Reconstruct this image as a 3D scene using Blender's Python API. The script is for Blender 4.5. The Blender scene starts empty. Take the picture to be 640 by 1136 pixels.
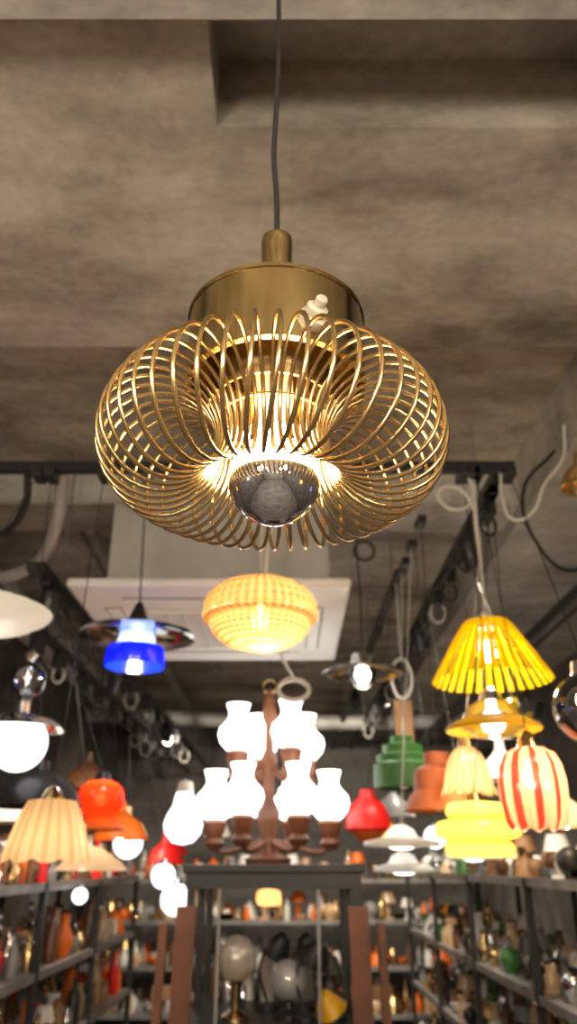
import bpy, math, random
from mathutils import Vector, Quaternion
random.seed(7)
EYE = 1.5
PI = math.pi
sc = bpy.context.scene

# ------------------------------------------------------------ materials
def nodes(name):
    m = bpy.data.materials.new(name); m.use_nodes = True
    nt = m.node_tree; nt.nodes.clear()
    out = nt.nodes.new('ShaderNodeOutputMaterial')
    return m, nt, out

def pbr(name, col, rough=0.5, metal=0.0, var=0.15, scale=8, bump=0.0, emi=None, es=0.0, coat=0.0):
    m, nt, out = nodes(name)
    b = nt.nodes.new('ShaderNodeBsdfPrincipled')
    tc = nt.nodes.new('ShaderNodeTexCoord')
    n = nt.nodes.new('ShaderNodeTexNoise'); n.inputs['Scale'].default_value = scale; n.inputs['Detail'].default_value = 4
    nt.links.new(tc.outputs['Object'], n.inputs['Vector'])
    r = nt.nodes.new('ShaderNodeValToRGB')
    r.color_ramp.elements[0].position = 0.3; r.color_ramp.elements[1].position = 0.7
    r.color_ramp.elements[0].color = tuple(c*(1-var) for c in col)+(1,)
    r.color_ramp.elements[1].color = tuple(min(1, c*(1+var)) for c in col)+(1,)
    nt.links.new(n.outputs['Fac'], r.inputs['Fac'])
    nt.links.new(r.outputs['Color'], b.inputs['Base Color'])
    b.inputs['Roughness'].default_value = rough
    b.inputs['Metallic'].default_value = metal
    b.inputs['Coat Weight'].default_value = coat
    if emi:
        b.inputs['Emission Color'].default_value = emi+(1,)
        b.inputs['Emission Strength'].default_value = es
    if bump > 0:
        bp = nt.nodes.new('ShaderNodeBump'); bp.inputs['Strength'].default_value = bump
        nt.links.new(n.outputs['Fac'], bp.inputs['Height']); nt.links.new(bp.outputs['Normal'], b.inputs['Normal'])
    nt.links.new(b.outputs['BSDF'], out.inputs['Surface'])
    return m

def glow(name, col, s):
    m, nt, out = nodes(name)
    e = nt.nodes.new('ShaderNodeEmission'); e.inputs['Color'].default_value = col+(1,); e.inputs['Strength'].default_value = s
    nt.links.new(e.outputs[0], out.inputs['Surface'])
    return m

def shade(name, col, trans=0.6, stripe=None, n_stripe=0, gloss=0.1, clear=0.0, rows=0.0):
    """translucent lamp shade: diffuse + translucent + thin gloss + some see-through"""
    m, nt, out = nodes(name)
    d = nt.nodes.new('ShaderNodeBsdfDiffuse'); t = nt.nodes.new('ShaderNodeBsdfTranslucent')
    tr = nt.nodes.new('ShaderNodeBsdfTransparent')
    g = nt.nodes.new('ShaderNodeBsdfGlossy'); g.inputs['Roughness'].default_value = 0.15
    mx = nt.nodes.new('ShaderNodeMixShader'); mx.inputs[0].default_value = trans
    m2 = nt.nodes.new('ShaderNodeMixShader'); m2.inputs[0].default_value = gloss
    m3 = nt.nodes.new('ShaderNodeMixShader'); m3.inputs[0].default_value = clear
    if stripe:
        tc = nt.nodes.new('ShaderNodeTexCoord'); sp = nt.nodes.new('ShaderNodeSeparateXYZ')
        nt.links.new(tc.outputs['Object'], sp.inputs[0])
        at = nt.nodes.new('ShaderNodeMath'); at.operation = 'ARCTAN2'
        nt.links.new(sp.outputs[0], at.inputs[0]); nt.links.new(sp.outputs[1], at.inputs[1])
        mu = nt.nodes.new('ShaderNodeMath'); mu.operation = 'MULTIPLY'; mu.inputs[1].default_value = n_stripe
        nt.links.new(at.outputs[0], mu.inputs[0])
        s = nt.nodes.new('ShaderNodeMath'); s.operation = 'SINE'; nt.links.new(mu.outputs[0], s.inputs[0])
        last = s
        if rows:
            zr = nt.nodes.new('ShaderNodeMath'); zr.operation = 'MULTIPLY'; zr.inputs[1].default_value = rows
            nt.links.new(sp.outputs[2], zr.inputs[0])
            zs_ = nt.nodes.new('ShaderNodeMath'); zs_.operation = 'SINE'; nt.links.new(zr.outputs[0], zs_.inputs[0])
            ad = nt.nodes.new('ShaderNodeMath'); ad.operation = 'ADD'
            nt.links.new(s.outputs[0], ad.inputs[0]); nt.links.new(zs_.outputs[0], ad.inputs[1]); last = ad
        r = nt.nodes.new('ShaderNodeValToRGB'); r.color_ramp.elements[0].position = 0.1; r.color_ramp.elements[1].position = 0.5 if not rows else 0.9
        r.color_ramp.elements[0].color = col+(1,); r.color_ramp.elements[1].color = stripe+(1,)
        nt.links.new(last.outputs[0], r.inputs[0])
        for q in (d, t, tr): nt.links.new(r.outputs[0], q.inputs[0])
    else:
        for q in (d, t, tr): q.inputs[0].default_value = col+(1,)
    nt.links.new(d.outputs[0], mx.inputs[1]); nt.links.new(t.outputs[0], mx.inputs[2])
    nt.links.new(mx.outputs[0], m3.inputs[1]); nt.links.new(tr.outputs[0], m3.inputs[2])
    nt.links.new(m3.outputs[0], m2.inputs[1]); nt.links.new(g.outputs[0], m2.inputs[2])
    nt.links.new(m2.outputs[0], out.inputs['Surface'])
    return m

def glass(name, col=(1, 1, 1), g=0.18):
    m, nt, out = nodes(name)
    t = nt.nodes.new('ShaderNodeBsdfTransparent'); t.inputs[0].default_value = col+(1,)
    gl = nt.nodes.new('ShaderNodeBsdfGlossy'); gl.inputs['Roughness'].default_value = 0.03
    f = nt.nodes.new('ShaderNodeFresnel'); f.inputs[0].default_value = 1.5
    a = nt.nodes.new('ShaderNodeMath'); a.operation = 'ADD'; a.inputs[1].default_value = g; a.use_clamp = True
    nt.links.new(f.outputs[0], a.inputs[0])
    mx = nt.nodes.new('ShaderNodeMixShader'); nt.links.new(a.outputs[0], mx.inputs[0])
    nt.links.new(t.outputs[0], mx.inputs[1]); nt.links.new(gl.outputs[0], mx.inputs[2])
    nt.links.new(mx.outputs[0], out.inputs['Surface'])
    return m

def concrete(name, dark, mid, light, sx=0.7, sy=1.25, bump=0.2, seed=0.0, scale=1.9, p0=0.34, p1=0.66):
    m, nt, out = nodes(name)
    b = nt.nodes.new('ShaderNodeBsdfPrincipled'); b.inputs['Roughness'].default_value = 0.75
    tc = nt.nodes.new('ShaderNodeTexCoord'); mp = nt.nodes.new('ShaderNodeMapping')
    mp.inputs['Scale'].default_value = (sx, sy, 1.5); mp.inputs['Location'].default_value = (seed, seed*1.7, 0)
    nt.links.new(tc.outputs['Object'], mp.inputs['Vector'])
    n1 = nt.nodes.new('ShaderNodeTexNoise'); n1.inputs['Scale'].default_value = scale; n1.inputs['Detail'].default_value = 11; n1.inputs['Roughness'].default_value = 0.62
    n1.inputs['Distortion'].default_value = 0.25
    nt.links.new(mp.outputs[0], n1.inputs['Vector'])
    r = nt.nodes.new('ShaderNodeValToRGB'); cr = r.color_ramp
    cr.elements[0].position = p0; cr.elements[0].color = dark+(1,)
    cr.elements[1].position = p1; cr.elements[1].color = light+(1,)
    e = cr.elements.new((p0+p1)/2-0.03); e.color = mid+(1,)
    nt.links.new(n1.outputs['Fac'], r.inputs[0])
    # broad pale lime smears
    n3 = nt.nodes.new('ShaderNodeTexNoise'); n3.inputs['Scale'].default_value = 4.5; n3.inputs['Detail'].default_value = 8; n3.inputs['Roughness'].default_value = 0.65
    mp2 = nt.nodes.new('ShaderNodeMapping'); mp2.inputs['Scale'].default_value = (0.8, 1.7, 1.5); mp2.inputs['Location'].default_value = (3.3+seed, 1.1, 0)
    nt.links.new(tc.outputs['Object'], mp2.inputs['Vector']); nt.links.new(mp2.outputs[0], n3.inputs['Vector'])
    n2 = nt.nodes.new('ShaderNodeTexNoise'); n2.inputs['Scale'].default_value = 30; n2.inputs['Detail'].default_value = 8
    nt.links.new(tc.outputs['Object'], n2.inputs['Vector'])
    mx = nt.nodes.new('ShaderNodeMixRGB'); mx.blend_type = 'OVERLAY'; mx.inputs[0].default_value = 0.30
    nt.links.new(r.outputs[0], mx.inputs[1]); nt.links.new(n2.outputs['Fac'], mx.inputs[2])
    mx2 = nt.nodes.new('ShaderNodeMixRGB'); mx2.blend_type = 'OVERLAY'; mx2.inputs[0].default_value = 0.55
    nt.links.new(mx.outputs[0], mx2.inputs[1]); nt.links.new(n3.outputs['Fac'], mx2.inputs[2])
    nt.links.new(mx2.outputs[0], b.inputs['Base Color'])
    bp = nt.nodes.new('ShaderNodeBump'); bp.inputs['Strength'].default_value = bump
    nt.links.new(n2.outputs['Fac'], bp.inputs['Height']); nt.links.new(bp.outputs[0], b.inputs['Normal'])
    nt.links.new(b.outputs[0], out.inputs[0])
    return m

M = dict(
 conc=concrete('concrete_ceiling', (0.165, 0.14, 0.108), (0.37, 0.325, 0.262), (0.60, 0.55, 0.465)),
 beam=concrete('concrete_beam', (0.26, 0.235, 0.205), (0.40, 0.37, 0.33), (0.55, 0.52, 0.47), seed=4.0),
 wall=concrete('dark_plaster', (0.08, 0.072, 0.068), (0.14, 0.128, 0.12), (0.20, 0.185, 0.175), seed=9.0),
 floor=concrete('floor_screed', (0.14, 0.13, 0.12), (0.22, 0.205, 0.19), (0.30, 0.285, 0.265), seed=2.0),
 brass=pbr('brushed_brass', (0.74, 0.52, 0.24), 0.2, 1.0, 0.1, 20),
 brassd=pbr('aged_brass', (0.44, 0.325, 0.15), 0.16, 1.0, 0.22, 11),
 wire=pbr('brass_wire', (0.68, 0.49, 0.24), 0.23, 1.0, 0.1, 40),
 mirror=pbr('silvered_glass', (0.88, 0.88, 0.95), 0.015, 1.0, 0.02, 5),
 bulbg=glow('bulb_glow', (1.0, 0.80, 0.52), 110),
 bulbw=glow('warm_bulb', (1.0, 0.86, 0.62), 30),
 opal=glow('lit_opal_glass', (1.0, 0.95, 0.87), 4.6),
 fillglobe=glow('fill_globe_glow', (1.0, 0.87, 0.68), 62.0),  # emission of the added fill globes behind the camera
 opals=glow('lit_opal_soft', (0.93, 0.96, 1.0), 2.6),
 orangel=glow('added_orange_glow', (1.0, 0.35, 0.06), 4.0),  # only on globes added for reflections
 bluelit=glow('added_blue_glow', (0.15, 0.25, 1.0), 4.0),  # only on globes added for reflections
 cordb=pbr('black_cord', (0.02, 0.018, 0.018), 0.6),
 cordw=pbr('white_cord', (0.70, 0.66, 0.58), 0.5, 0, 0.05),
 black=pbr('black_metal', (0.025, 0.025, 0.027), 0.4, 0.2),
 blackp=pbr('black_paint', (0.018, 0.018, 0.02), 0.4, 0.0, coat=0.2),
 steel=pbr('galvanised_steel', (0.30, 0.29, 0.28), 0.45, 0.6, 0.25),
 duct=pbr('grey_duct', (0.40, 0.39, 0.37), 0.5, 0.1, 0.2, 5),
 chrome=pbr('chrome', (0.75, 0.75, 0.76), 0.1, 1.0, 0.05),
 white=pbr('white_enamel', (0.80, 0.77, 0.72), 0.35, 0, 0.04),
 porc=pbr('porcelain', (0.70, 0.64, 0.53), 0.25, 0, 0.05, coat=0.5),
 acw=pbr('ac_white_plastic', (0.78, 0.765, 0.74), 0.4, 0, 0.02),
 acg=pbr('ac_grille_grey', (0.22, 0.22, 0.22), 0.5, 0, 0.05),
 acb=pbr('ac_body_sheet', (0.44, 0.43, 0.40), 0.5, 0.1, 0.1),
 wood=pbr('brown_wood', (0.17, 0.058, 0.026), 0.45, 0, 0.35, 6, 0.1),
 woodl=pbr('oak_wood', (0.34, 0.18, 0.08), 0.5, 0, 0.3, 6, 0.1),
 shelf=pbr('grey_shelf_board', (0.26, 0.25, 0.24), 0.45, 0.1, 0.15),
 cream=shade('cream_shade', (0.98, 0.74, 0.44), stripe=(0.82, 0.56, 0.29), n_stripe=20),
 creamp=shade('cream_plain', (0.98, 0.76, 0.50)),
 beige=shade('beige_fabric', (0.80, 0.60, 0.38), 0.5),
 yellow=shade('yellow_pleat', (1.0, 0.76, 0.006), 0.5, gloss=0.04),
 yellowg=shade('yellow_glass', (1.0, 0.78, 0.12), 0.6),
 amber=shade('amber_glass', (1.0, 0.68, 0.29), 0.65, stripe=(0.58, 0.26, 0.055), n_stripe=40, gloss=0.16, clear=0.12, rows=520.0),
 pink=shade('striped_pink_glass', (1.0, 0.70, 0.42), 0.6, (0.72, 0.06, 0.035), 10, clear=0.16),
 blue=shade('cobalt_glass', (0.015, 0.06, 0.95), 0.7, gloss=0.08, clear=0.15),
 bluel=shade('pale_blue_glass', (0.35, 0.50, 1.0), 0.6, gloss=0.1, clear=0.25),
 redg=shade('red_glass', (1.0, 0.035, 0.004), 0.7, gloss=0.05, clear=0.10),
 disc=shade('opal_disc', (0.92, 0.90, 0.85), 0.5),
 orange=pbr('orange_enamel', (0.85, 0.17, 0.012), 0.4, 0, 0.05),
 orangey=pbr('amber_enamel', (0.95, 0.50, 0.01), 0.4, 0, 0.05),
 red=pbr('red_enamel', (0.75, 0.012, 0.01), 0.4, 0, 0.05),
 green=pbr('green_enamel', (0.04, 0.15, 0.03), 0.45, 0, 0.08),
 terra=pbr('terracotta', (0.55, 0.16, 0.06), 0.6, 0, 0.1),
 dome=pbr('dark_dome', (0.03, 0.025, 0.025), 0.3, 0.3),
 brown=pbr('brown_glaze', (0.14, 0.06, 0.025), 0.25, 0, 0.2),
 grey=pbr('grey_glaze', (0.25, 0.25, 0.25), 0.35, 0, 0.1),
 glass=glass('clear_glass', g=0.08),
 glassf=glass('smoky_glass', (0.90, 0.92, 0.94), 0.14),
)

# ------------------------------------------------------------ geometry helpers
def root(name, loc):
    o = bpy.data.objects.new(name, None); o.empty_display_size = 0.05
    o.location = loc; sc.collection.objects.link(o); return o

def mobj(name, verts, faces, mats, parent=None, loc=(0, 0, 0), smooth=True, idx=None):
    me = bpy.data.meshes.new(name); me.from_pydata(verts, [], faces); me.update()
    if not isinstance(mats, (list, tuple)): mats = [mats]
    for m in mats: me.materials.append(m)
    if idx: me.polygons.foreach_set('material_index', idx)
    if smooth:
        me.polygons.foreach_set('use_smooth', [True]*len(me.polygons))
        try: me.set_sharp_from_angle(angle=math.radians(40))
        except Exception: pass
    o = bpy.data.objects.new(name, me); sc.collection.objects.link(o)
    o.location = loc
    if parent: o.parent = parent
    return o

def lathe_geo(prof, seg=48, mod=None):
    V = []; F = []
    n = len(prof)
    for i, (r, z) in enumerate(prof):
        for k in range(seg):
            a = 2*PI*k/seg
            rr = max(r, 1e-5)
            if mod: rr, zz = mod(rr, z, a, i)
            else: zz = z
            V.append((rr*math.cos(a), rr*math.sin(a), zz))
    for i in range(n-1):
        for k in range(seg):
            k2 = (k+1) % seg
            F.append((i*seg+k, i*seg+k2, (i+1)*seg+k2, (i+1)*seg+k))
    return V, F

def lathe(name, prof, mat, parent=None, loc=(0, 0, 0), seg=48, mod=None, smooth=True):
    V, F = lathe_geo(prof, seg, mod)
    return mobj(name, V, F, mat, parent, loc, smooth)

def torus(name, R, r, mat, parent=None, loc=(0, 0, 0), seg=48, ns=10):
    return lathe(name, [(R+r*math.cos(2*PI*i/ns), r*math.sin(2*PI*i/ns)) for i in range(ns+1)], mat, parent, loc, seg)

def sph(R, z0=0.0, a0=-90, a1=90, n=16, sq=1.0):
    return [(R*math.cos(math.radians(a0+(a1-a0)*i/n)), z0+sq*R*math.sin(math.radians(a0+(a1-a0)*i/n))) for i in range(n+1)]

def boxes_geo(bs):
    V = []; F = []
    for (x0, x1, y0, y1, z0, z1) in bs:
        b = len(V)
        V += [(x0, y0, z0), (x1, y0, z0), (x1, y1, z0), (x0, y1, z0), (x0, y0, z1), (x1, y0, z1), (x1, y1, z1), (x0, y1, z1)]
        F += [(b, b+3, b+2, b+1), (b+4, b+5, b+6, b+7), (b, b+1, b+5, b+4), (b+1, b+2, b+6, b+5), (b+2, b+3, b+7, b+6), (b+3, b, b+4, b+7)]
    return V, F

def boxes(name, bs, mat, parent=None, loc=(0, 0, 0), bev=0.0):
    V, F = boxes_geo(bs)
    o = mobj(name, V, F, mat, parent, loc, False)
    if bev:
        md = o.modifiers.new('bevel', 'BEVEL'); md.width = bev; md.segments = 2
    return o

def tube(name, pts, r, mat, parent=None, loc=(0, 0, 0), cyclic=False, poly=False, res=6):
    cu = bpy.data.curves.new(name, 'CURVE'); cu.dimensions = '3D'
    cu.bevel_depth = r; cu.bevel_resolution = 3; cu.use_fill_caps = True
    if poly:
        s = cu.splines.new('POLY'); s.points.add(len(pts)-1)
        for p, q in zip(s.points, pts): p.co = (q[0], q[1], q[2], 1)
    else:
        s = cu.splines.new('BEZIER'); s.bezier_points.add(len(pts)-1); s.resolution_u = res
        for p, q in zip(s.bezier_points, pts):
            p.co = q; p.handle_left_type = p.handle_right_type = 'AUTO'
    s.use_cyclic_u = cyclic
    cu.materials.append(mat)
    o = bpy.data.objects.new(name, cu); sc.collection.objects.link(o); o.location = loc
    if parent: o.parent = parent
    return o

def plight(name, power, col, parent, loc=(0, 0, 0), rad=0.02):
    l = bpy.data.lights.new(name, 'POINT'); l.energy = power; l.color = col; l.shadow_soft_size = rad
    o = bpy.data.objects.new(name, l); sc.collection.objects.link(o); o.location = loc
    if parent: o.parent = parent
    return o

WARM = (1.0, 0.80, 0.55)
SOFT = (1.0, 0.91, 0.76)
def ceil_z(x, y):
    if x > 1.0 and y > 2.0: return EYE+1.35
    if 3.0 <= y <= 3.3: return EYE+1.42
    if y > 2.0: return EYE+1.62
    if 0.6 <= y <= 0.9: return EYE+1.41
    return EYE+1.5

def anchor(x, y):
    """where the cord is fixed: nearest lighting track, otherwise the ceiling"""
    if 1.95 <= y <= 2.46: return (min(x, 0.76), 2.35, EYE+1.233), True
    if y > 2.46 and x > 0.33: return ((0.735 if x > 0.56 else 0.52), y, EYE+1.233), True
    if y > 2.46 and x < -0.38: return ((-1.15 if x < -0.95 else -0.90), y, EYE+0.963), True
    return (x, y, ceil_z(x, y)), False

def hang(r, ztop, mat, rad=0.0018, rose=True):
    x, y, z = r.location
    (ax, ay, az), rail = anchor(x, y)
    dx, dy, top = ax-x, ay-y, az-z
    if rail:
        tube('cord', [(0, 0, ztop), (dx, dy, top)], rad, mat, r, poly=True)
        boxes('track_adapter', [(dx-0.018, dx+0.018, dy-0.04, dy+0.04, top-0.03, top+0.004)], M['blackp'], r, bev=0.004)
    else:
        tube('cord', [(0, 0, ztop), (0.004, 0, ztop+(top-ztop)*0.4), (-0.003, 0, ztop+(top-ztop)*0.75), (0, 0, top)], rad, mat, r)
        if rose: lathe('ceiling_rose', [(0, top-0.02), (0.012, top-0.02), (0.022, top), (0, top)], M['steel'], r, seg=20)

def bulb(r, z, R=0.025, mat=None):
    lathe('bulb', sph(R, z, -90, 60, 10)+[(R*0.4, z+R*1.3), (R*0.4, z+R*1.8)], mat or M['bulbw'], r, seg=20)

# ------------------------------------------------------------ room shell
Z = EYE
cb = [(-2, 2, -4, 0.96, Z+1.5, Z+1.9), (-2, -0.16, 0.96, 1.2, Z+1.5, Z+1.9), (-2, 2, 1.2, 2.0, Z+1.5, Z+1.9),
      (-0.16, 2, 0.96, 1.2, Z+1.73, Z+1.9), (-2, 2, 2.0, 9.5, Z+1.62, Z+1.9)]
boxes('ceiling', cb, M['conc'])
boxes('ceiling_beam', [(-2, 2, 0.6, 0.9, Z+1.41, Z+1.5)], M['beam'])
boxes('ceiling_beam', [(-2, 1.0, 3.0, 3.3, Z+1.42, Z+1.62)], M['beam'])
boxes('ceiling_beam', [(1.0, 2, 2.0, 9.5, Z+1.35, Z+1.62)], M['beam'])
boxes('floor', [(-2, 2, -4, 9.5, -0.1, 0)], M['floor'])
boxes('wall_left', [(-2.1, -2, -4, 9.5, 0, Z+1.9)], M['wall'])
boxes('wall_right', [(2, 2.1, -4, 9.5, 0, Z+1.9)], M['wall'])
boxes('wall_back', [(-2, 2, 9.5, 9.6, 0, Z+1.9)], M['wall'])
boxes('wall_front', [(-2, 2, -4.1, -4, 0, Z+1.9)], M['beam'])

# ------------------------------------------------------------ main lamp
L = root('spiral_brass_pendant_lamp', (-0.017, 0.71, 1.903))
N = 48; Rc = 0.121; rt = 0.0615
pts = []
S = 32
for i in range(N*S):
    phi = 2*PI*i/(N*S); th = N*phi
    R = Rc+rt*math.cos(th)
    ph = phi+0.055*math.cos(th)
    pts.append((R*math.cos(ph), R*math.sin(ph), rt*1.05*math.sin(th)))
tube('coil_spring_shade', pts, 0.0024, M['wire'], L, cyclic=True, poly=True)
lathe('canister', [(0.092, 0.070), (0.099, 0.070), (0.099, 0.156), (0.1008, 0.157), (0.1008, 0.161), (0.097, 0.163), (0.06, 0.167), (0.018, 0.169),
                   (0.018, 0.158), (0.09, 0.155), (0.092, 0.15), (0.092, 0.070)], M['brassd'], L, (0.003, 0, 0), seg=96)
lathe('inner_reflector', [(0.091, 0.115), (0.078, 0.112), (0.070, 0.095), (0.066, 0.06), (0.0645, 0.05), (0.063, 0.05), (0.064, 0.06), (0.068, 0.094), (0.076, 0.108), (0.091, 0.111)], M['brass'], L, seg=72)
torus('coil_support_ring', 0.058, 0.0022, M['brass'], L, (0, 0, 0.030), seg=64)
lathe('neck', [(0.0, 0.165), (0.021, 0.165), (0.021, 0.172), (0.0188, 0.176), (0.0188, 0.268), (0.0192, 0.271), (0.0192, 0.284), (0.0185, 0.288), (0.006, 0.292), (0.006, 0.30), (0, 0.30)], M['brassd'], L, (0.003, 0, 0), seg=48)
bz = -0.041; br = 0.048
lathe('bulb_mirror_crown', sph(br, bz, -90, 0, 24), M['mirror'], L, (0.002, 0, 0), seg=64)
lathe('bulb_glass', sph(br, bz, 0, 58, 14)+[(0.020, bz+0.045), (0.0165, bz+0.056), (0.014, bz+0.066)], M['bulbg'], L, (0.002, 0, 0), seg=48)
lathe('bulb_socket', [(0, 0.02), (0.018, 0.02), (0.019, 0.04), (0.022, 0.045), (0.022, 0.12), (0.012, 0.155), (0, 0.155)], M['porc'], L, seg=32)
cz = ceil_z(-0.017, 0.71)-1.903
tube('cord', [(0.003, 0, 0.295), (0.002, 0, 0.36), (-0.002, 0, 0.43), (0, 0, 0.5), (0.003, 0, 0.62), (0.002, 0, 0.8), (0, 0, cz)], 0.0036, M['cordb'], L)
lathe('ceiling_rose', [(0, cz-0.06), (0.02, cz-0.055), (0.05, cz-0.01), (0.05, cz), (0, cz)], M['brassd'], L)
kn = lathe('porcelain_screw_knob', [(0, -0.004), (0.0125, -0.004), (0.0140, 0.0), (0.0140, 0.008), (0.0095, 0.010), (0.0092, 0.013), (0.0112, 0.0135), (0.0112, 0.018), (0.0080, 0.020), (0.0062, 0.020), (0.0062, 0.028), (0.0045, 0.030), (0, 0.030)], M['porc'], L, seg=24,
           mod=lambda R, z, a, i: (R*(1+(0.05*math.cos(6*a) if i < 4 else 0)), z))
dirv = Vector((0.042, -0.0905, 0.035)).normalized()
kn.rotation_mode = 'QUATERNION'; kn.rotation_quaternion = dirv.to_track_quat('Z', 'Y')
kn.location = (0.039, -0.0905, 0.092)

# ------------------------------------------------------------ tracks
def track(name, p0, p1):
    r = root(name, p0)
    d = Vector(p1)-Vector(p0)
    if abs(d.x) > abs(d.y):
        boxes('rail', [(0, d.x, -0.018, 0.018, -0.017, 0.017)], M['black'], r)
        st = [(d.x*t, 0) for t in (0.1, 0.5, 0.9)]
    else:
        boxes('rail', [(-0.018, 0.018, 0, d.y, -0.017, 0.017)], M['black'], r)
        st = [(0, d.y*t) for t in (0.04, 0.25, 0.5, 0.75, 0.96)]
    for (a, b) in st:
        c = ceil_z(p0[0]+a, p0[1]+b)-p0[2]
        tube('hanger', [(a, b, 0.017), (a, b, c)], 0.004, M['steel'], r, poly=True)
    return r
track('track_rail', (-1.6, 2.35, Z+1.25), (0.78, 2.35, Z+1.25))
track('track_rail', (0.735, 2.39, Z+1.25), (0.735, 9.3, Z+1.25))
track('track_rail', (0.52, 3.4, Z+1.25), (0.52, 9.3, Z+1.25))
track('track_rail', (-1.15, 2.39, Z+0.98), (-1.15, 9.3, Z+0.98))
track('track_rail', (-0.90, 2.6, Z+0.98), (-0.90, 9.3, Z+0.98))

def adapters(p, n, step):
    r = root('track_adapter_row', p)
    for i in range(n):
        y = i*step+random.uniform(-.05, .05)
        boxes('adapter', [(-0.022, 0.022, y-0.06, y+0.06, -0.06, 0.015)], M['blackp'], r, bev=0.006)
        rr = random.uniform(0.025, 0.045)
        tube('cord_loop', [(rr*math.cos(t), y, -0.055-rr-rr*math.sin(t)*1.4) for t in [k*PI/4 for k in range(8)]], 0.005, M['cordb'] if i % 5 != 3 else M['cordw'], r, cyclic=True)
adapters((0.735, 2.6, Z+1.215), 14, 0.36)
adapters((-1.15, 2.6, Z+0.945), 12, 0.42)
adapters((-0.90, 2.9, Z+0.945), 10, 0.5)

# added spotlights on the tracks, put in to brighten shelves and back
def spot(x, y, z, target, power, col=(1, 0.87, 0.70), ang=95):
    r = root('added_fill_spot', (x, y, z))
    d = (Vector(target)-Vector((x, y, z-0.08))).normalized()
    boxes('adapter', [(-0.018, 0.018, -0.05, 0.05, -0.03, 0.0)], M['blackp'], r, bev=0.004)
    tube('stem', [(0, 0, -0.03), (0, 0, -0.08)], 0.006, M['blackp'], r, poly=True)
    h = lathe('head', [(0, -0.06), (0.03, -0.058), (0.035, -0.05), (0.038, 0.065), (0.034, 0.065), (0.031, 0.0), (0, -0.01)], M['blackp'], r, (0, 0, -0.08), seg=28)
    h.rotation_mode = 'QUATERNION'; h.rotation_quaternion = d.to_track_quat('Z', 'Y')
    l = bpy.data.lights.new('spot_light', 'SPOT'); l.energy = power; l.color = col; l.spot_size = math.radians(ang); l.spot_blend = 0.6; l.shadow_soft_size = 0.03
    o = bpy.data.objects.new('spot_light', l); sc.collection.objects.link(o); o.parent = r
    o.location = Vector((0, 0, -0.08))+d*0.068
    o.rotation_mode = 'QUATERNION'; o.rotation_quaternion = (-d).to_track_quat('Z', 'Y')
for y in (2.9, 4.2, 5.8):
    spot(0.735, y, Z+1.233, (1.25, y+0.6, Z-0.5), 75)
for y in (2.75, 4.0):
    spot(-0.90, y, Z+0.963, (-1.2, y+0.5, Z-0.5), 55)
spot(0.52, 6.0, Z+1.233, (0.6, 8.2, Z-0.3), 120, ang=110)
spot(-0.90, 5.8, Z+0.963, (-0.9, 8.0, Z-0.3), 100, ang=110)
spot(0.52, 4.9, Z+1.233, (0.1, 6.8, Z-1.0), 70, ang=110)

# ducts / pipes
def pipe(name, pts, rad, mat, flang=()):
    r = root(name, pts[0]); o = Vector(pts[0])
    tube('pipe_body', [tuple(Vector(p)-o) for p in pts], rad, mat, r)
    for f in flang:
        q = Vector(f)-o
        t = torus('coupling', rad*1.04, rad*0.12, mat, r, tuple(q), 32)
        t.rotation_euler = (PI/2, 0, 0)
    return r
pipe('ventilation_duct', [(-1.45, -3.9, Z+1.22), (-1.45, 3, Z+1.22), (-1.45, 9.4, Z+1.22)], 0.10, M['duct'], [(-1.45, y, Z+1.22) for y in (2.6, 3.6, 4.8, 6)])
pipe('ceiling_pipe', [(-1.95, 7.6, Z+1.33), (-1.2, 7.6, Z+1.30), (0, 7.6, Z+1.25), (1.95, 7.6, Z+1.27)], 0.07, M['duct'])
pipe('ceiling_pipe', [(-0.98, 3.4, Z+1.5), (-1.0, 5, Z+1.45), (-1.0, 9.4, Z+1.45)], 0.04, M['steel'])
pipe('ceiling_pipe', [(1.25, 2.1, Z+1.05), (1.25, 5, Z+1.05), (1.25, 9.4, Z+1.05)], 0.045, M['blackp'])
pipe('cable_bundle', [(-1.95, 2.9, Z+1.12), (-1.3, 2.9, Z+1.04), (-1.0, 2.8, Z+1.05), (-0.86, 2.6, Z+1.14), (-0.80, 2.4, Z+1.26)], 0.024, M['duct'])
pipe('cable_bundle', [(-1.95, 2.7, Z+1.2), (-1.4, 2.7, Z+1.12), (-1.1, 2.65, Z+1.12), (-0.95, 2.5, Z+1.17), (-0.92, 2.4, Z+1.26)], 0.014, M['blackp'])

# ------------------------------------------------------------ AC cassette
A = root('ceiling_air_conditioner', (-0.285, 3.14, Z+0.90))
boxes('fascia_panel', [(-0.51, 0.51, -0.55, 0.55, 0, 0.035)], M['acw'], A, bev=0.012)
boxes('body', [(-0.40, 0.44, -0.42, 0.42, 0.035, 0.40)], M['acb'], A, bev=0.01)
gr = []
for i in range(17):
    y = -0.26+i*0.0325
    gr.append((-0.26, 0.26, y-0.006, y+0.006, -0.014, 0.002))
for i in range(9):
    x = -0.26+i*0.065
    gr.append((x-0.005, x+0.005, -0.267, 0.267, -0.014, 0.002))
boxes('intake_grille', gr, M['acw'], A)
boxes('grille_well', [(-0.26, 0.26, -0.26, 0.26, -0.004, 0.003)], M['acg'], A)
boxes('louvres', [(-0.33, 0.33, -0.42, -0.36, -0.004, 0.003), (-0.33, 0.33, 0.36, 0.42, -0.004, 0.003), (-0.42, -0.36, -0.3, 0.3, -0.004, 0.003), (0.36, 0.42, -0.3, 0.3, -0.004, 0.003)], M['acg'], A)
boxes('louvre_vanes', [(-0.33, 0.33, -0.412, -0.366, -0.01, 0.0), (-0.33, 0.33, 0.366, 0.412, -0.01, 0.0), (-0.412, -0.366, -0.3, 0.3, -0.01, 0.0), (0.366, 0.412, -0.3, 0.3, -0.01, 0.0)], M['acw'], A)
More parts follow.
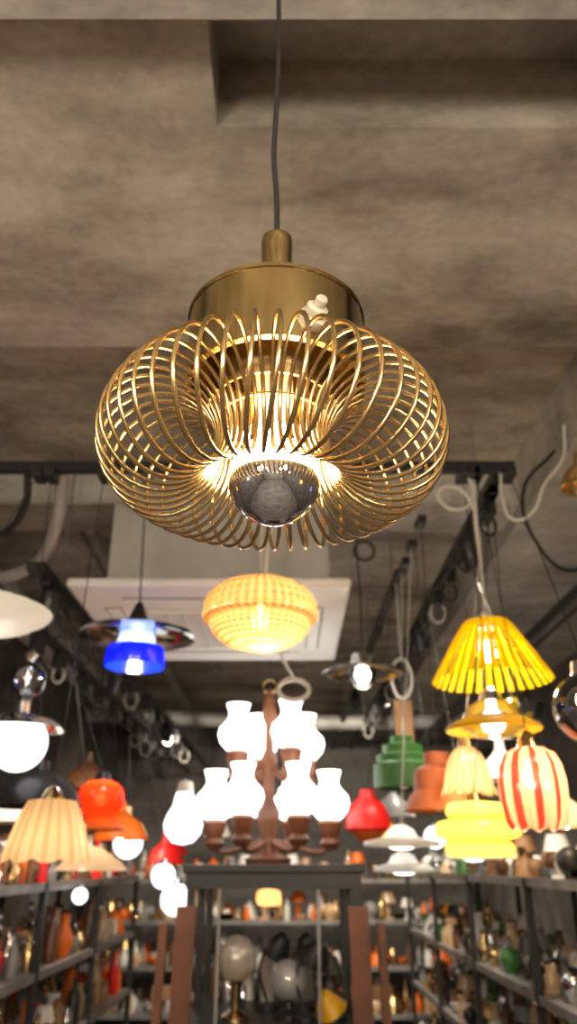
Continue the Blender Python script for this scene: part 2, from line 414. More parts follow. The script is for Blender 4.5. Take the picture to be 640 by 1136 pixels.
for (x, y) in ((-.36, -.36), (.40, -.36), (-.36, .38), (.40, .38)):
    tube('suspension_rod', [(x, y, 0.38), (x, y, ceil_z(x-.285, 3.14+y)-Z-0.90)], 0.006, M['steel'], A, poly=True)

# ------------------------------------------------------------ pendants
r = root('white_saucer_pendant_lamp', (-0.86, 2.0, Z+0.57))
lathe('saucer', [(0, 0.0), (0.09, 0.004), (0.16, 0.02), (0.205, 0.045), (0.213, 0.055), (0.20, 0.062), (0.12, 0.085), (0.04, 0.10), (0, 0.10)], shade('lit_saucer', (0.93, 0.89, 0.82), 0.5), r)
lathe('cap', [(0, 0.10), (0.04, 0.10), (0.03, 0.15), (0.01, 0.17), (0, 0.17)], M['chrome'], r)
plight('lamp_light', 1.2, (1, 0.93, 0.8), r, (0, 0, 0.05)); hang(r, 0.17, M['cordb'])

r = root('opal_globe_pendant_lamp', (-0.817, 2.4, Z+0.335))
lathe('globe', sph(0.085, 0, -90, 90, 20), M['opals'], r)
lathe('glass_collar', [(0.02, 0.09), (0.10, 0.07), (0.135, 0.04), (0.13, 0.04), (0.09, 0.066)], M['glassf'], r)
lathe('glass_finial', [(0.015, 0.10)]+sph(0.06, 0.19, -70, 80, 16)+[(0.015, 0.26)], M['glassf'], r)
lathe('inner_stem', [(0, 0.08), (0.025, 0.08), (0.022, 0.12), (0.012, 0.13), (0.012, 0.25), (0.02, 0.27), (0, 0.29)], M['chrome'], r)
hang(r, 0.28, M['cordb'])

# blue glass pendant
r = root('blue_glass_pendant_lamp', (-0.49, 2.42, Z+0.57))
lathe('blue_cup', [(0.093, 0.0), (0.095, 0.004), (0.090, 0.055), (0.086, 0.062), (0.082, 0.060), (0.088, 0.052), (0.091, 0.0)], M['blue'], r)
lathe('pale_upper_glass', [(0.084, 0.060), (0.062, 0.075), (0.056, 0.10), (0.045, 0.125), (0.04, 0.125)], M['bluel'], r)
lathe('clear_disc', [(0.05, 0.005), (0.12, 0.0), (0.185, -0.004), (0.192, 0.0), (0.185, 0.004), (0.05, 0.01)], M['glass'], r, (0, 0, 0.10))
torus('disc_rim', 0.19, 0.0025, M['glassf'], r, (0, 0, 0.10))
lathe('black_cone_cap', [(0, 0.12), (0.045, 0.12), (0.04, 0.135), (0.016, 0.20), (0.007, 0.215), (0, 0.215)], M['blackp'], r)
bulb(r, 0.05, 0.026); plight('lamp_light', 2.2, (0.9, 0.93, 1), r, (0, 0, 0.005)); hang(r, 0.21, M['cordb'], 0.003)

# amber bubble glass pendant
r = root('amber_glass_pendant_lamp', (-0.087, 2.28, Z+0.595))
def bub(R, z, a, i):
    k = math.sin(20*a)**2*math.sin(i*PI/6)**2
    return R*(1+0.06*k), z+0.005*k*(1 if z > 0.1 else -1)
pr = []
for i in range(49):
    t = i/48
    pr.append((0.012+0.135*math.sin(t*PI/2), 0.0+0.080*(1-math.cos(t*PI/2))))
pr += [(0.160, 0.085), (0.168, 0.090), (0.171, 0.10), (0.170, 0.110)]
for i in range(1, 43):
    t = i/42
    pr.append((0.03+0.140*math.cos(t*PI/2), 0.112+0.098*math.sin(t*PI/2)))
lathe('bubble_glass_shade', pr, M['amber'], r, seg=200, mod=bub)
lathe('cap', [(0, 0.207), (0.04, 0.207), (0.035, 0.225), (0.012, 0.24), (0, 0.24)], M['brass'], r)
bulb(r, 0.085, 0.028); plight('lamp_light', 2.9, (1, 0.86, 0.64), r, (0, 0, 0.05)); hang(r, 0.235, M['cordw'], 0.003)

# clear glass disc pendant
r = root('clear_glass_disc_pendant_lamp', (0.31, 3.2, Z+0.70))
lathe('glass_disc', [(0.045, 0.05), (0.07, 0.035), (0.14, 0.02), (0.165, 0.022), (0.17, 0.03), (0.163, 0.03), (0.14, 0.027), (0.07, 0.045), (0.045, 0.06)], M['glassf'], r)
torus('rim', 0.168, 0.005, M['glassf'], r, (0, 0, 0.027))
lathe('glass_cup', [(0.0, -0.035), (0.035, -0.03), (0.055, 0.0), (0.058, 0.05), (0.05, 0.06)], M['glass'], r)
lathe('cap', [(0, 0.09), (0.04, 0.09), (0.05, 0.06), (0.045, 0.10), (0.02, 0.13), (0, 0.135)], M['chrome'], r)
bulb(r, 0.02, 0.032); plight('lamp_light', 2.4, (1, 0.95, 0.85), r, (0, 0, -0.06)); hang(r, 0.13, M['cordb'], 0.004)
tube('cord_loop', [(0.03+0.045*math.cos(t), 0, 0.58+0.045*math.sin(t)) for t in [k*PI/4 for k in range(8)]], 0.006, M['cordb'], r, cyclic=True)

# yellow pleated pendant
r = root('yellow_pleated_pendant_lamp', (0.638, 2.4, Z+0.52))
V = []; F = []
ns = 32
for k in range(ns):
    a = 2*PI*k/ns
    hw = 0.31*2*PI/ns
    b = len(V)
    rows = [(0.0, 0.183), (0.06, 0.148), (0.12, 0.112), (0.175, 0.078), (0.19, 0.066)]
    for (z, R) in rows:
        for (da, dr) in ((-hw, 0), (0, 0.006), (hw, 0), (0, -0.001)):
            V.append(((R+dr)*math.cos(a+da), (R+dr)*math.sin(a+da), z))
    for i in range(len(rows)-1):
        for j in range(4):
            j2 = (j+1) % 4
            F.append((b+i*4+j, b+i*4+j2, b+(i+1)*4+j2, b+(i+1)*4+j))
    F.append((b, b+1, b+2, b+3))
mobj('pleat_strips', V, F, M['yellow'], r, smooth=False)
lathe('top_ring', [(0.03, 0.196), (0.072, 0.190), (0.074, 0.175), (0.068, 0.175)], M['yellow'], r)
torus('inner_ring', 0.108, 0.003, M['yellow'], r, (0, 0, 0.115))
lathe('cap', [(0, 0.17), (0.03, 0.17), (0.03, 0.20), (0.012, 0.225), (0, 0.225)], M['white'], r)
bulb(r, 0.085, 0.024); plight('lamp_light', 3.8, (1, 0.94, 0.84), r, (0, 0, 0.04)); hang(r, 0.22, M['cordw'], 0.004)

# orange saucer with glass
r = root('orange_saucer_pendant_lamp', (0.60, 2.3, Z+0.36))
lathe('saucer', [(0.05, 0.035), (0.09, 0.03), (0.135, 0.005), (0.14, 0.0), (0.136, -0.006), (0.09, 0.012), (0.05, 0.02)], M['orangey'], r)
lathe('glass_dome', [(0.0, -0.03), (0.05, -0.025), (0.085, 0.0), (0.09, 0.03), (0.07, 0.065), (0.03, 0.085)], M['glassf'], r)
lathe('cap', [(0, 0.08), (0.035, 0.08), (0.03, 0.105), (0.01, 0.12), (0, 0.12)], M['chrome'], r)
bulb(r, 0.02, 0.036, M['opal']); plight('lamp_light', 1.8, SOFT, r, (0, 0, -0.05)); hang(r, 0.115, M['cordb'])
# second clear bowl with bright bulbs beside it
r = root('clear_glass_bowl_pendant_lamp', (0.72, 2.5, Z+0.43))
lathe('bowl', [(0.0, -0.07), (0.05, -0.065), (0.09, -0.03), (0.105, 0.01), (0.11, 0.03), (0.106, 0.03), (0.09, -0.02)], M['glassf'], r)
lathe('cap', [(0, 0.0), (0.04, 0.0), (0.03, 0.05), (0.01, 0.065), (0, 0.065)], M['chrome'], r)
bulb(r, -0.02, 0.034, M['opal']); hang(r, 0.06, M['cordb'])

# clear globe right edge
r = root('clear_globe_pendant_lamp', (0.775, 2.0, Z+0.365))
lathe('globe', sph(0.092, 0, -90, 72, 20), M['glassf'], r)
lathe('cap', [(0, 0.07), (0.035, 0.085), (0.03, 0.12), (0.01, 0.13), (0, 0.13)], M['chrome'], r)
bulb(r, 0.02, 0.030, M['bulbw']); hang(r, 0.13, M['cordb'])

# pink striped glass
r = root('striped_glass_pendant_lamp', (0.648, 2.15, Z+0.09))
def scal(n, amp, low=2):
    def f(R, z, a, i):
        k = 1+amp*abs(math.cos(n*a/2))-amp/2
        return R*k, z-(0.012*abs(math.cos(n*a/2)) if i < low else 0)
    return f
lathe('glass_shade', [(0.066, 0.0), (0.078, 0.02), (0.086, 0.06), (0.087, 0.11), (0.08, 0.15), (0.066, 0.18), (0.04, 0.195), (0.02, 0.20)], M['pink'], r, seg=120, mod=scal(10, 0.08))
lathe('cap', [(0, 0.195), (0.03, 0.195), (0.025, 0.22), (0.01, 0.24), (0, 0.24)], M['brass'], r)
bulb(r, 0.12, 0.026); plight('lamp_light', 0.4, WARM, r, (0, 0, 0.075)); hang(r, 0.24, M['cordb'])

# cream tulip
r = root('cream_tulip_pendant_lamp', (0.578, 2.6, Z+0.21))
lathe('tulip_shade', [(0.088, 0.0), (0.078, 0.025), (0.068, 0.06), (0.06, 0.09), (0.045, 0.12), (0.022, 0.14)], M['cream'], r, seg=96, mod=scal(12, 0.08))
lathe('cap', [(0, 0.135), (0.025, 0.135), (0.02, 0.17), (0, 0.18)], M['brass'], r)
bulb(r, 0.06, 0.020, M['opal']); plight('lamp_light', 0.45, WARM, r, (0, 0, 0.02)); hang(r, 0.17, M['cordw'])

# green stepped pendant
r = root('green_metal_pendant_lamp', (0.457, 3.2, Z+0.27))
lathe('stepped_shade', [(0.10, 0.0), (0.118, 0.005), (0.118, 0.09), (0.105, 0.10), (0.105, 0.125), (0.08, 0.135), (0.08, 0.165), (0.045, 0.175), (0.045, 0.20), (0, 0.205)], M['green'], r)
bulb(r, 0.03, 0.03, M['white']); hang(r, 0.20, M['cordb'])
# terracotta bell
r = root('terracotta_bell_pendant_lamp', (0.51, 2.75, Z+0.16))
lathe('bell_shade', [(0.118, 0.0), (0.122, 0.004), (0.10, 0.05), (0.085, 0.065), (0.082, 0.13), (0.06, 0.145), (0.045, 0.15), (0.045, 0.19), (0, 0.195)], M['terra'], r)
bulb(r, 0.03, 0.03, M['white']); hang(r, 0.19, M['cordb'])
# red cluster
r = root('red_enamel_pendant_lamp', (0.347, 3.6, Z+0.10))
lathe('shade', [(0.09, 0.03), (0.098, 0.04), (0.095, 0.09), (0.07, 0.14), (0.035, 0.17), (0.03, 0.20), (0, 0.205)], M['red'], r)
lathe('lower_cone', [(0, -0.02), (0.03, -0.015), (0.085, 0.035), (0.08, 0.04)], M['orange'], r)
hang(r, 0.2, M['cordb'])

# yellow three tier
r = root('yellow_tiered_pendant_lamp', (0.571, 2.5, Z+0.02))
pr = []
for (R, z0, z1) in ((0.10, 0.0, 0.045), (0.128, 0.05, 0.10), (0.09, 0.105, 0.15)):
    for i in range(9):
        t = -PI/2+PI*i/8
        pr.append((R*0.80+R*0.2*math.cos(t), (z0+z1)/2+(z1-z0)/2*math.sin(t)))
pr.append((0.03, 0.155))
lathe('tiered_glass', [(0, 0.002)]+pr, M['yellowg'], r, seg=72, mod=lambda R, z, a, i: (R*(1+0.012*math.cos(24*a)), z))
lathe('cap', [(0, 0.15), (0.03, 0.155), (0.02, 0.18), (0, 0.19)], M['brass'], r)
plight('lamp_light', 2.6, (1, 0.95, 0.75), r, (0, 0, 0.075), 0.03); hang(r, 0.18, M['cordb'])

# white disc pendants
for (x, y, h, R) in ((0.406, 3.0, 0.055, 0.135), (0.45, 3.3, -0.03, 0.115), (0.86, 3.9, 0.02, 0.13)):
    r = root('white_disc_pendant_lamp', (x, y, Z+h))
    lathe('disc_shade', [(0.05, 0.0), (R, 0.004), (R+0.003, 0.012), (R, 0.02), (0.06, 0.035), (0.045, 0.06), (0.02, 0.075), (0, 0.075)], M['disc'], r)
    lathe('diffuser', [(0, -0.008), (0.03, -0.006), (0.05, 0.002)], M['opal'], r)
    hang(r, 0.07, M['cordw'])

# red globe left
r = root('red_glass_pendant_lamp', (-0.62, 2.7, Z+0.10))
lathe('flange', [(0.035, 0.03), (0.06, 0.02), (0.085, 0.0), (0.086, 0.006), (0.06, 0.032), (0.04, 0.045)], M['orange'], r)
lathe('red_globe', [(0.04, 0.045), (0.06, 0.055), (0.074, 0.08), (0.076, 0.10), (0.068, 0.13), (0.045, 0.15), (0.02, 0.155)], M['redg'], r)
lathe('cap', [(0, 0.15), (0.03, 0.15), (0.02, 0.18), (0, 0.19)], M['blackp'], r)
bulb(r, 0.095, 0.02); plight('lamp_light', 2.0, SOFT, r, (0, 0, 0.13), 0.005); hang(r, 0.18, M['cordb'])

# cream ribbed shade left
r = root('cream_scalloped_pendant_lamp', (-0.635, 2.2, Z+0.015))
lathe('scalloped_shade', [(0.112, 0.0), (0.108, 0.025), (0.092, 0.07), (0.075, 0.115), (0.062, 0.14), (0.03, 0.145)], M['cream'], r, seg=120, mod=scal(10, 0.10))
lathe('cap', [(0, 0.14), (0.035, 0.14), (0.02, 0.17), (0, 0.18)], M['brassd'], r)
bulb(r, 0.05, 0.018, M['opal']); plight('lamp_light', 0.75, WARM, r, (0, 0, 0.02)); hang(r, 0.17, M['cordb'])
# black dome
r = root('black_dome_pendant_lamp', (-0.78, 2.55, Z+0.16))
lathe('dome_shade', [(0.135, 0.0), (0.138, 0.004), (0.125, 0.045), (0.09, 0.08), (0.05, 0.10), (0.02, 0.11), (0.02, 0.14), (0, 0.14)], M['dome'], r)
bulb(r, 0.03, 0.025, M['white']); hang(r, 0.14, M['cordb'])
# beige cone
r = root('beige_cone_pendant_lamp', (-0.70, 3.0, Z-0.02))
lathe('cone_shade', [(0.13, 0.0), (0.10, 0.03), (0.05, 0.06), (0.03, 0.075), (0, 0.08)], M['beige'], r, seg=60)
plight('lamp_light', 0.25, WARM, r, (0, 0, 0.01)); hang(r, 0.08, M['cordb'])
# white drop
r = root('opal_drop_pendant_lamp', (-0.42, 3.3, Z+0.07))
lathe('drop_glass', [(0, 0.0), (0.04, 0.008), (0.07, 0.04), (0.078, 0.075), (0.066, 0.11), (0.045, 0.145), (0.038, 0.18), (0.03, 0.20)], M['opals'], r)
lathe('cap', [(0, 0.20), (0.035, 0.195), (0.03, 0.235), (0, 0.245)], M['white'], r)
hang(r, 0.24, M['cordb'])
for (x, y, h, R) in ((-0.59, 4.0, -0.05, 0.056), (-0.565, 4.3, -0.16, 0.075), (-1.0, 5.2, 0.12, 0.09), (0.95, 5.4, 0.16, 0.07), (-0.95, 3.9, -0.13, 0.035)):
    r = root('opal_globe_pendant_lamp', (x, y, Z+h))
    lathe('globe', sph(R, 0, -90, 80, 16), M['opals'], r, seg=32)
    lathe('cap', [(0, R*0.9), (R*0.4, R*0.92), (R*0.3, R*1.3), (0, R*1.4)], M['chrome'], r, seg=24)
    hang(r, R*1.35, M['cordb'])
# small orange lamp deep
r = root('small_orange_pendant_lamp', (-0.115, 5.0, Z-0.22))
lathe('drum_shade', [(0, 0.0), (0.06, 0.004), (0.072, 0.02), (0.072, 0.07), (0.05, 0.085), (0, 0.09)], M['creamp'], r, seg=32)
plight('lamp_light', 0.6, (1, .6, .3), r, (0, 0, 0.04)); hang(r, 0.085, M['cordb'])

# further small pendants in the depth
specs = [(-0.9, 3.6, 0.30, 'brown', 0), (-0.75, 3.7, 0.10, 'orange', 1), (-0.86, 4.4, 0.12, 'creamp', 1), (-0.7, 5.0, 0.05, 'red', 0), (-0.66, 4.5, 0.0, 'red', 0),
         (0.55, 4.3, 0.22, 'grey', 0), (0.8, 4.5, 0.30, 'brown', 1), (0.62, 5.2, 0.12, 'orangey', 1), (0.85, 3.2, 0.30, 'white', 0), (-0.5, 5.8, 0.18, 'white', 1), (1.0, 3.0, 0.12, 'creamp', 1), (-1.0, 3.1, 0.14, 'white', 0)]
for (x, y, h, mn, lit) in specs:
    r = root('bell_pendant_lamp', (x, y, Z+h))
    s = random.uniform(0.8, 1.1)
    lathe('bell_shade', [(0.11*s, 0), (0.112*s, 0.004), (0.10*s, 0.03), (0.08*s, 0.07), (0.04*s, 0.10), (0.02, 0.12), (0.018, 0.16), (0, 0.165)], M[mn], r, seg=32)
    bulb(r, 0.015, 0.02, M['bulbw'] if lit else M['white']); hang(r, 0.16, M['cordb'])

# brass pendant right edge, near, swagged to the side beam
r = root('small_brass_pendant_lamp', (0.69, 1.6, Z+0.80))
lathe('shade', [(0.05, 0), (0.052, 0.004), (0.045, 0.03), (0.03, 0.05), (0.015, 0.06), (0.012, 0.09), (0, 0.09)], M['brass'], r)
tube('cord', [(0, 0, 0.09), (0.15, 0.1, 0.25), (0.36, 0.45, 0.55)], 0.003, M['cordw'], r)

# loose cables
def cable(name, pts, rad, mat):
    r = root(name, pts[0]); o = Vector(pts[0])
    tube('cable_run', [tuple(Vector(p)-o) for p in pts], rad, mat, r)
cable('white_power_cable', [(0.98, 2.35, Z+1.42), (0.95, 2.33, Z+1.28), (0.86, 2.31, Z+1.16), (0.80, 2.3, Z+1.05), (0.74, 2.3, Z+1.03), (0.72, 2.32, Z+1.10), (0.735, 2.36, Z+1.23)], 0.006, M['cordw'])
cable('white_power_cable', [(0.62, 2.35, Z+1.23), (0.62, 2.34, Z+1.12), (0.57, 2.33, Z+1.08), (0.52, 2.33, Z+1.10), (0.51, 2.33, Z+1.15), (0.56, 2.33, Z+1.165), (0.61, 2.34, Z+1.13), (0.625, 2.34, Z+1.0), (0.638, 2.38, Z+0.9)], 0.006, M['cordw'])
cable('black_power_cable', [(0.99, 2.5, Z+1.40), (0.85, 2.5, Z+1.22), (0.92, 2.6, Z+1.05), (1.05, 2.7, Z+1.0), (1.2, 2.8, Z+1.12), (1.3, 2.9, Z+1.30)], 0.007, M['cordb'])
cable('black_power_cable', [(0.735, 2.5, Z+1.24), (0.66, 2.6, Z+1.1), (0.60, 2.8, Z+1.0), (0.62, 3.1, Z+1.08), (0.735, 3.3, Z+1.24)], 0.006, M['cordb'])
r = root('hanging_cable_coil', (0.52, 3.5, Z+0.77))
for i in range(4):
    tube('coil_turn', [(0.045*math.cos(t), 0.008*i, 0.09*math.sin(t)+0.004*i) for t in [k*PI/5 for k in range(10)]], 0.006, M['cordw'], r, cyclic=True)
boxes('paper_tag', [(-0.04, 0.04, 0.03, 0.033, -0.28, -0.09)], M['woodl'], r)
tube('hook', [(0, 0.01, 0.09), (0.0, 0.01, 0.3), (0.0, 0.01, 0.463)], 0.003, M['cordw'], r)
r = root('hanging_cable_coil', (0.02, 3.0, Z+0.62))
for i in range(4):
    tube('coil_turn', [(0.06*math.cos(t), 0.008*i, 0.04*math.sin(t)) for t in [k*PI/5 for k in range(10)]], 0.007, M['cordw'], r, cyclic=True)
cable('white_power_cable', [(0.02, 3.0, Z+0.66), (-0.04, 2.7, Z+0.72), (-0.08, 2.5, Z+0.85), (0.0, 2.45, Z+1.2), (0.10, 2.36, Z+1.24)], 0.005, M['cordw'])

# ------------------------------------------------------------ shelving
def unit(name, x0, x1, y0, y1, hs, posts_y, mat_s='shelf', post=0.014):
    r = root(name, (x0, y0, 0))
    zt = Z+max(hs)
    ps = []
    for y in posts_y:
        for x in (x0, x1):
            ps.append((x-x0-post, x-x0+post, y-y0-post, y-y0+post, 0, zt))
    boxes('posts', ps, M['black'], r)
    boxes('shelf_boards', [(0.0, x1-x0, 0, y1-y0, Z+h-0.02, Z+h) for h in hs], M[mat_s], r)
    lips = []
    for h in hs:
        lips += [(-0.008, 0.0, 0, y1-y0, Z+h-0.03, Z+h+0.002), (x1-x0, x1-x0+0.008, 0, y1-y0, Z+h-0.03, Z+h+0.002), (0, x1-x0, -0.008, 0, Z+h-0.03, Z+h+0.002)]
    boxes('shelf_lips', lips, M['steel'], r)
    return r
HL = (-0.07, -0.39, -0.70, -1.02); HR = (-0.05, -0.45, -0.80, -1.15); HB = (-0.12, -0.45, -0.8, -1.15)
unit('metal_shelving_unit', -1.5, -1.0, 2.5, 5.6, HL, (2.5, 3.5, 4.5, 5.6))
unit('metal_shelving_unit', 0.95, 1.5, 2.3, 6.8, HR, (2.3, 3.4, 4.5, 5.6, 6.8))
unit('metal_shelving_unit', -1.8, 1.7, 7.6, 8.1, HB, (7.6, 8.1))

# centre rack
C = root('black_display_rack', (-0.055, 3.1, 0))
ZS = 0.50
bb = []
for x in (-0.30, 0.30):
    for y in (0.02, 0.40, 0.78):
        bb.append((x-0.015, x+0.015, y-0.015, y+0.015, 0, Z-0.03))
for z in (Z-ZS, Z-0.88, Z-1.25):
    bb.append((-0.31, 0.31, 0, 0.8, z-0.02, z))
bb += [(-0.31, 0.31, -0.01, 0.01, Z-0.08, Z-0.03), (-0.31, 0.31, 0.79, 0.81, Z-0.08, Z-0.03), (-0.32, -0.30, 0, 0.8, Z-0.08, Z-0.03), (0.30, 0.32, 0, 0.8, Z-0.08, Z-0.03)]
boxes('frame', bb, M['black'], C)
boxes('top_board', [(-0.33, 0.33, -0.02, 0.82, Z-0.03, Z)], M['black'], C, bev=0.006)
boxes('inner_uprights', [(-0.20, -0.19, 0.0, 0.03, Z-1.0, Z-0.08), (0.158, 0.168, 0.0, 0.03, Z-1.0, Z-0.08)], M['steel'], C)

# ------------------------------------------------------------ chandelier on rack
H = root('wooden_hurricane_chandelier', (-0.085, 3.5, Z+0.0))
lathe('turned_column', [(0, 0), (0.09, 0.0), (0.10, 0.02), (0.05, 0.04), (0.03, 0.10), (0.045, 0.16), (0.05, 0.20), (0.026, 0.25), (0.022, 0.33), (0.036, 0.38), (0.036, 0.42), (0.02, 0.46), (0.018, 0.56), (0.034, 0.60), (0.026, 0.66), (0.012, 0.72), (0, 0.73)], M['wood'], H, seg=32)
torus('hanging_ring', 0.03, 0.005, M['brassd'], H, (0, 0, 0.735), 24).rotation_euler = (PI/2, 0, 0)
hur = [(0.033, 0), (0.05, 0.006), (0.076, 0.035), (0.086, 0.068), (0.079, 0.098), (0.052, 0.125), (0.040, 0.145), (0.041, 0.165), (0.052, 0.20)]
arms = [(-0.225, -0.02, 0.17), (-0.10, -0.20, 0.18), (0.125, -0.20, 0.18), (0.26, 0.0, 0.17), (0.10, 0.23, 0.18), (-0.12, 0.22, 0.18),
        (-0.135, -0.06, 0.445), (0.095, -0.12, 0.45), (0.16, 0.06, 0.42), (-0.05, 0.13, 0.43)]
for (x, y, z) in arms:
    lathe('hurricane_shade', hur, M['opal'], H, (x, y, z), seg=40)
    lathe('turned_cup', [(0, -0.12), (0.025, -0.115), (0.045, -0.09), (0.03, -0.07), (0.042, -0.045), (0.05, -0.01), (0.036, 0.004), (0, 0.004)], M['wood'], H, (x, y, z), seg=24)
    base = 0.10 if z < 0.3 else 0.38
    tube('arm', [(0, 0, base), (x*0.5, y*0.5, base-0.04), (x*0.9, y*0.9, z-0.12), (x, y, z-0.09)], 0.011, M['wood'], H)

# ------------------------------------------------------------ wooden frames in front of rack
for (x, s) in ((-0.345, 1), (0.235, -1)):
    r = root('wooden_trestle', (x, 2.93, 0))
    zt = Z-0.13
    for (dx, w) in ((0.0, 0.033), (0.075*-s, 0.014)):
        V, F = boxes_geo([(-w, w, -0.02, 0.02, 0, 1.0)])
        V2 = [(vx+dx+(0.03*s)*(1-vz)*(-1), vy, vz*(zt-(0.05 if dx else 0))) for vx, vy, vz in V]
        mobj('leg', V2, F, M['wood'], r, smooth=False)
    boxes('rungs', [(-0.10 if s > 0 else -0.03, 0.03 if s > 0 else 0.10, -0.012, 0.012, z, z+0.04) for z in (0.3, 0.7, 1.1)], M['woodl'], r)

# items on rack lower shelf
zs = Z-ZS
r = root('glass_globe_table_lamp', (-0.19, 3.22, zs))
lathe('base', [(0, 0), (0.05, 0), (0.05, 0.012), (0.015, 0.03), (0.012, 0.10), (0.03, 0.13), (0, 0.13)], M['brass'], r, seg=32)
lathe('globe', sph(0.075, 0.19, -80, 90, 14), shade('frosted_glass', (0.86, 0.80, 0.70), 0.4, gloss=0.25, clear=0.25), r, seg=32)
r = root('glass_globe_table_lamp', (0.0, 3.25, zs))
lathe('base', [(0, 0), (0.05, 0), (0.05, 0.012), (0.015, 0.03), (0.012, 0.05), (0.03, 0.07), (0, 0.07)], M['blackp'], r, seg=32)
lathe('globe', sph(0.065, 0.12, -80, 90, 14), shade('frosted_glass_b', (0.8, 0.8, 0.8), 0.4, gloss=0.25, clear=0.25), r, seg=32)
r = root('yellow_desk_lamp', (0.16, 3.2, zs))
lathe('base', [(0, 0), (0.05, 0), (0.05, 0.015), (0, 0.02)], M['blackp'], r, seg=32)
tube('arm', [(0, 0, 0.015), (0.02, 0, 0.16), (-0.06, 0, 0.25)], 0.005, M['blackp'], r)
lathe('shade', [(0.06, -0.05), (0.045, -0.02), (0.02, 0.02), (0, 0.025)], M['orangey'], r, (-0.03, -0.02, 0.07), seg=32).rotation_euler = (0.3, -0.5, 0)
for (x, y, fl) in ((-0.08, 3.45, 1), (0.12, 3.42, -1), (0.06, 3.2, 1)):
    r = root('black_desk_lamp', (x, y, zs))
    lathe('base', [(0, 0), (0.045, 0), (0.045, 0.015), (0, 0.02)], M['blackp'], r, seg=32)
    tube('arm', [(0, 0, 0.015), (-0.03*fl, 0, 0.15), (0.04*fl, 0, 0.24)], 0.006, M['blackp'], r)
    lathe('shade', [(0.055, -0.05), (0.045, -0.01), (0.025, 0.03), (0, 0.04)], M['blackp'], r, (0.05*fl, -0.01, 0.22), seg=32).rotation_euler = (0.4, 0.5*fl, 0)

# ------------------------------------------------------------ shelf stock (one merged object per shelf)
kinds = {
 'bowl': [(0, 0.0), (0.03, 0), (0.035, 0.006), (0.06, 0.03), (0.075, 0.06), (0.072, 0.06), (0.056, 0.032), (0, 0.01)],
 'vase': [(0, 0), (0.03, 0), (0.05, 0.05), (0.052, 0.09), (0.025, 0.15), (0.02, 0.18), (0.03, 0.20), (0.025, 0.20)],
 'jar': [(0, 0), (0.04, 0), (0.042, 0.01), (0.042, 0.09), (0.03, 0.105), (0.03, 0.12), (0.034, 0.122), (0.034, 0.14), (0, 0.142)],
 'shade': [(0.08, 0.0), (0.078, 0.02), (0.055, 0.09), (0.035, 0.12), (0.012, 0.13), (0.012, 0.15), (0, 0.15)],
 'bottle': [(0, 0), (0.03, 0), (0.032, 0.12), (0.012, 0.16), (0.011, 0.20), (0.014, 0.205), (0, 0.207)],
 'globe': [(0, 0), (0.03, 0), (0.03, 0.01)]+sph(0.055, 0.065, -55, 80, 9),
 'saucers': [(0, 0), (0.05, 0), (0.085, 0.012), (0.05, 0.012), (0.085, 0.024), (0.05, 0.024), (0.085, 0.036), (0.05, 0.034), (0.085, 0.048), (0, 0.03)],
 'tlamp': [(0, 0), (0.045, 0), (0.045, 0.012), (0.012, 0.025), (0.025, 0.06), (0.012, 0.10), (0.012, 0.12), (0.07, 0.12), (0.045, 0.20), (0, 0.20)],
}
def stock(name, x0, x1, y0, y1, z, n, pal, ks=None, smax=1.25, maxh=0.28, smin=0.6):
    V = []; F = []; idx = []
    mats = [M[p] for p in pal]
    placed = []
    tries = 0
    while len(placed) < n and tries < n*40:
        tries += 1
        k = random.choice(ks or list(kinds)); s = random.uniform(smin, smax)
        pr = kinds[k]; R = max(p[0] for p in pr)*s
        hh = max(p[1] for p in pr)*s
        if hh > maxh: s *= maxh/hh; R = max(p[0] for p in pr)*s
        if x1-x0 < 2*R or y1-y0 < 2*R: continue
        x = random.uniform(x0+R, x1-R); y = random.uniform(y0+R, y1-R)
        if any((x-a)**2+(y-b)**2 < (R+c+0.004)**2 for a, b, c in placed): continue
        placed.append((x, y, R))
        v, f = lathe_geo(pr, 20)
        b = len(V); mi = random.randrange(len(mats))
        V += [(a*s+x-x0, c*s+y-y0, d*s) for a, c, d in v]
        F += [tuple(q+b for q in ff) for ff in f]; idx += [mi]*len(f)
    return mobj(name, V, F, mats, None, (x0, y0, z+0.001), True, idx)
palL = ['brown', 'blackp', 'brass', 'orange', 'white', 'brown', 'grey', 'woodl', 'chrome', 'creamp', 'red']
palR = ['white', 'grey', 'chrome', 'brass', 'creamp', 'brown', 'white', 'blackp', 'chrome', 'woodl', 'green']
for i, h in enumerate(HL):
    stock('lamp_parts_collection', -1.48, -1.01, 2.52, 5.58, Z+h, 130, palL, smax=1.05, maxh=0.24)
for i, h in enumerate(HR):
    stock('glassware_collection', 0.96, 1.48, 2.32, 6.78, Z+h, 190, palR, ks=['bowl', 'saucers', 'shade', 'globe', 'vase', 'tlamp', 'jar', 'globe'] if i else ['bowl', 'shade', 'globe', 'tlamp', 'saucers'], smax=1.1, maxh=0.26)
for h in HB:
    stock('ceramics_collection', -1.75, 1.65, 7.62, 8.08, Z+h, 90, ['white', 'creamp', 'grey', 'brass', 'white', 'brown', 'orange'], maxh=0.25)
stock('desk_lamp_parts', -0.33, 0.22, 3.55, 3.85, zs, 12, ['chrome', 'grey', 'brown', 'blackp', 'white'], maxh=0.22)
stock('rack_bowls_collection', -0.33, 0.22, 3.13, 3.85, Z-0.88, 18, ['white', 'chrome', 'brown', 'woodl'], maxh=0.25)

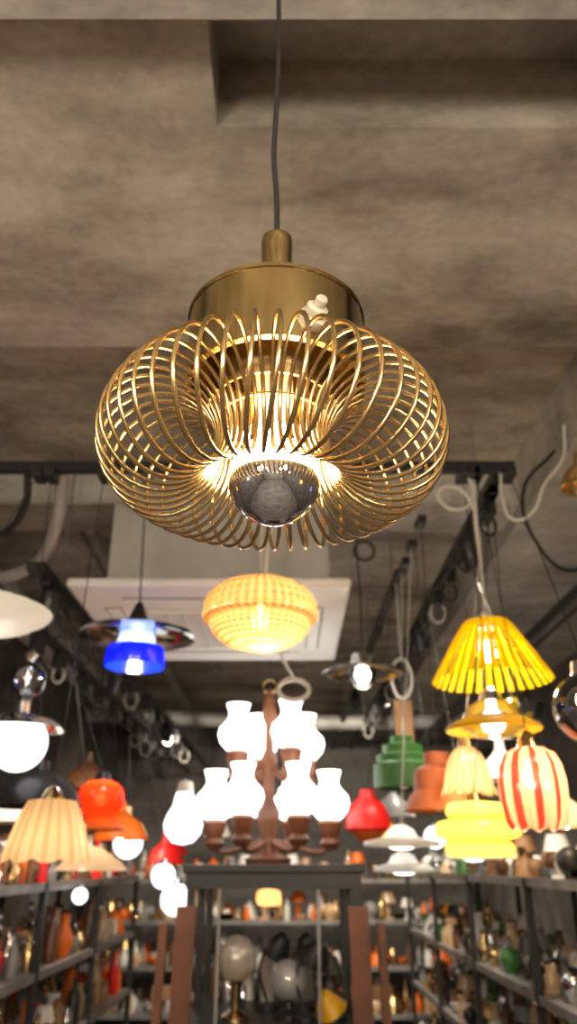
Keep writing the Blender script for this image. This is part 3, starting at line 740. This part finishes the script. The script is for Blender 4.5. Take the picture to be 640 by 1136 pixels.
# ------------------------------------------------------------ lamps added behind the camera for light and reflections
for (x, y, h) in ((-0.75, -0.55, 0.55), (0.75, -0.7, 0.6), (-0.9, -2.2, 0.6), (0.9, -2.4, 0.55)):
    r = root('added_fill_globe', (x, y, Z+h))  # unseen globe added to light the ceiling and main lamp
    lathe('globe', sph(0.15, 0, -90, 80, 20), M['fillglobe'], r)
    lathe('cap', [(0, 0.135), (0.05, 0.14), (0.04, 0.18), (0, 0.19)], M['brass'], r)
    hang(r, 0.185, M['cordb'])
for k, (x, y, h, mn) in enumerate(((-1.3, 0.1, 0.2, 'opals'), (1.3, 0.3, 0.1, 'orangel'), (-0.4, -1.3, 0.3, 'bluelit'), (0.3, -1.5, 0.15, 'opals'), (1.4, -1.1, 0.3, 'opals'),
                                  (-1.4, -1.2, 0.1, 'orangel'), (0.0, -2.6, 0.4, 'opals'), (-1.5, 1.2, 0.3, 'orangel'), (1.5, 1.3, 0.3, 'bluelit'))):
    r = root('added_reflection_globe', (x, y, Z+h))  # unseen small globe added to show as a dot in the mirrored bulb
    lathe('globe', sph(0.09, 0, -90, 80, 16), M[mn], r, seg=32)
    lathe('cap', [(0, 0.08), (0.035, 0.083), (0.03, 0.12), (0, 0.125)], M['brass'], r, seg=24)
    hang(r, 0.12, M['cordb'])

# ------------------------------------------------------------ world / camera
w = bpy.data.worlds.new('shop_ambient'); sc.world = w; w.use_nodes = True
w.node_tree.nodes['Background'].inputs[0].default_value = (0.5, 0.45, 0.4, 1)
w.node_tree.nodes['Background'].inputs[1].default_value = 0.2

cam = bpy.data.cameras.new('camera'); co = bpy.data.objects.new('camera', cam); sc.collection.objects.link(co)
co.location = (0, 0, EYE); co.rotation_euler = (math.radians(90+24.7), 0, 0)
cam.sensor_fit = 'VERTICAL'; cam.sensor_height = 36; cam.sensor_width = 24
cam.lens = 850/1136*36; cam.clip_start = 0.01
cam.dof.use_dof = True; cam.dof.focus_distance = 0.76; cam.dof.aperture_fstop = 4.8
sc.camera = co
sc.view_settings.view_transform = 'Standard'
sc.view_settings.look = 'None'
sc.view_settings.exposure = 0.0
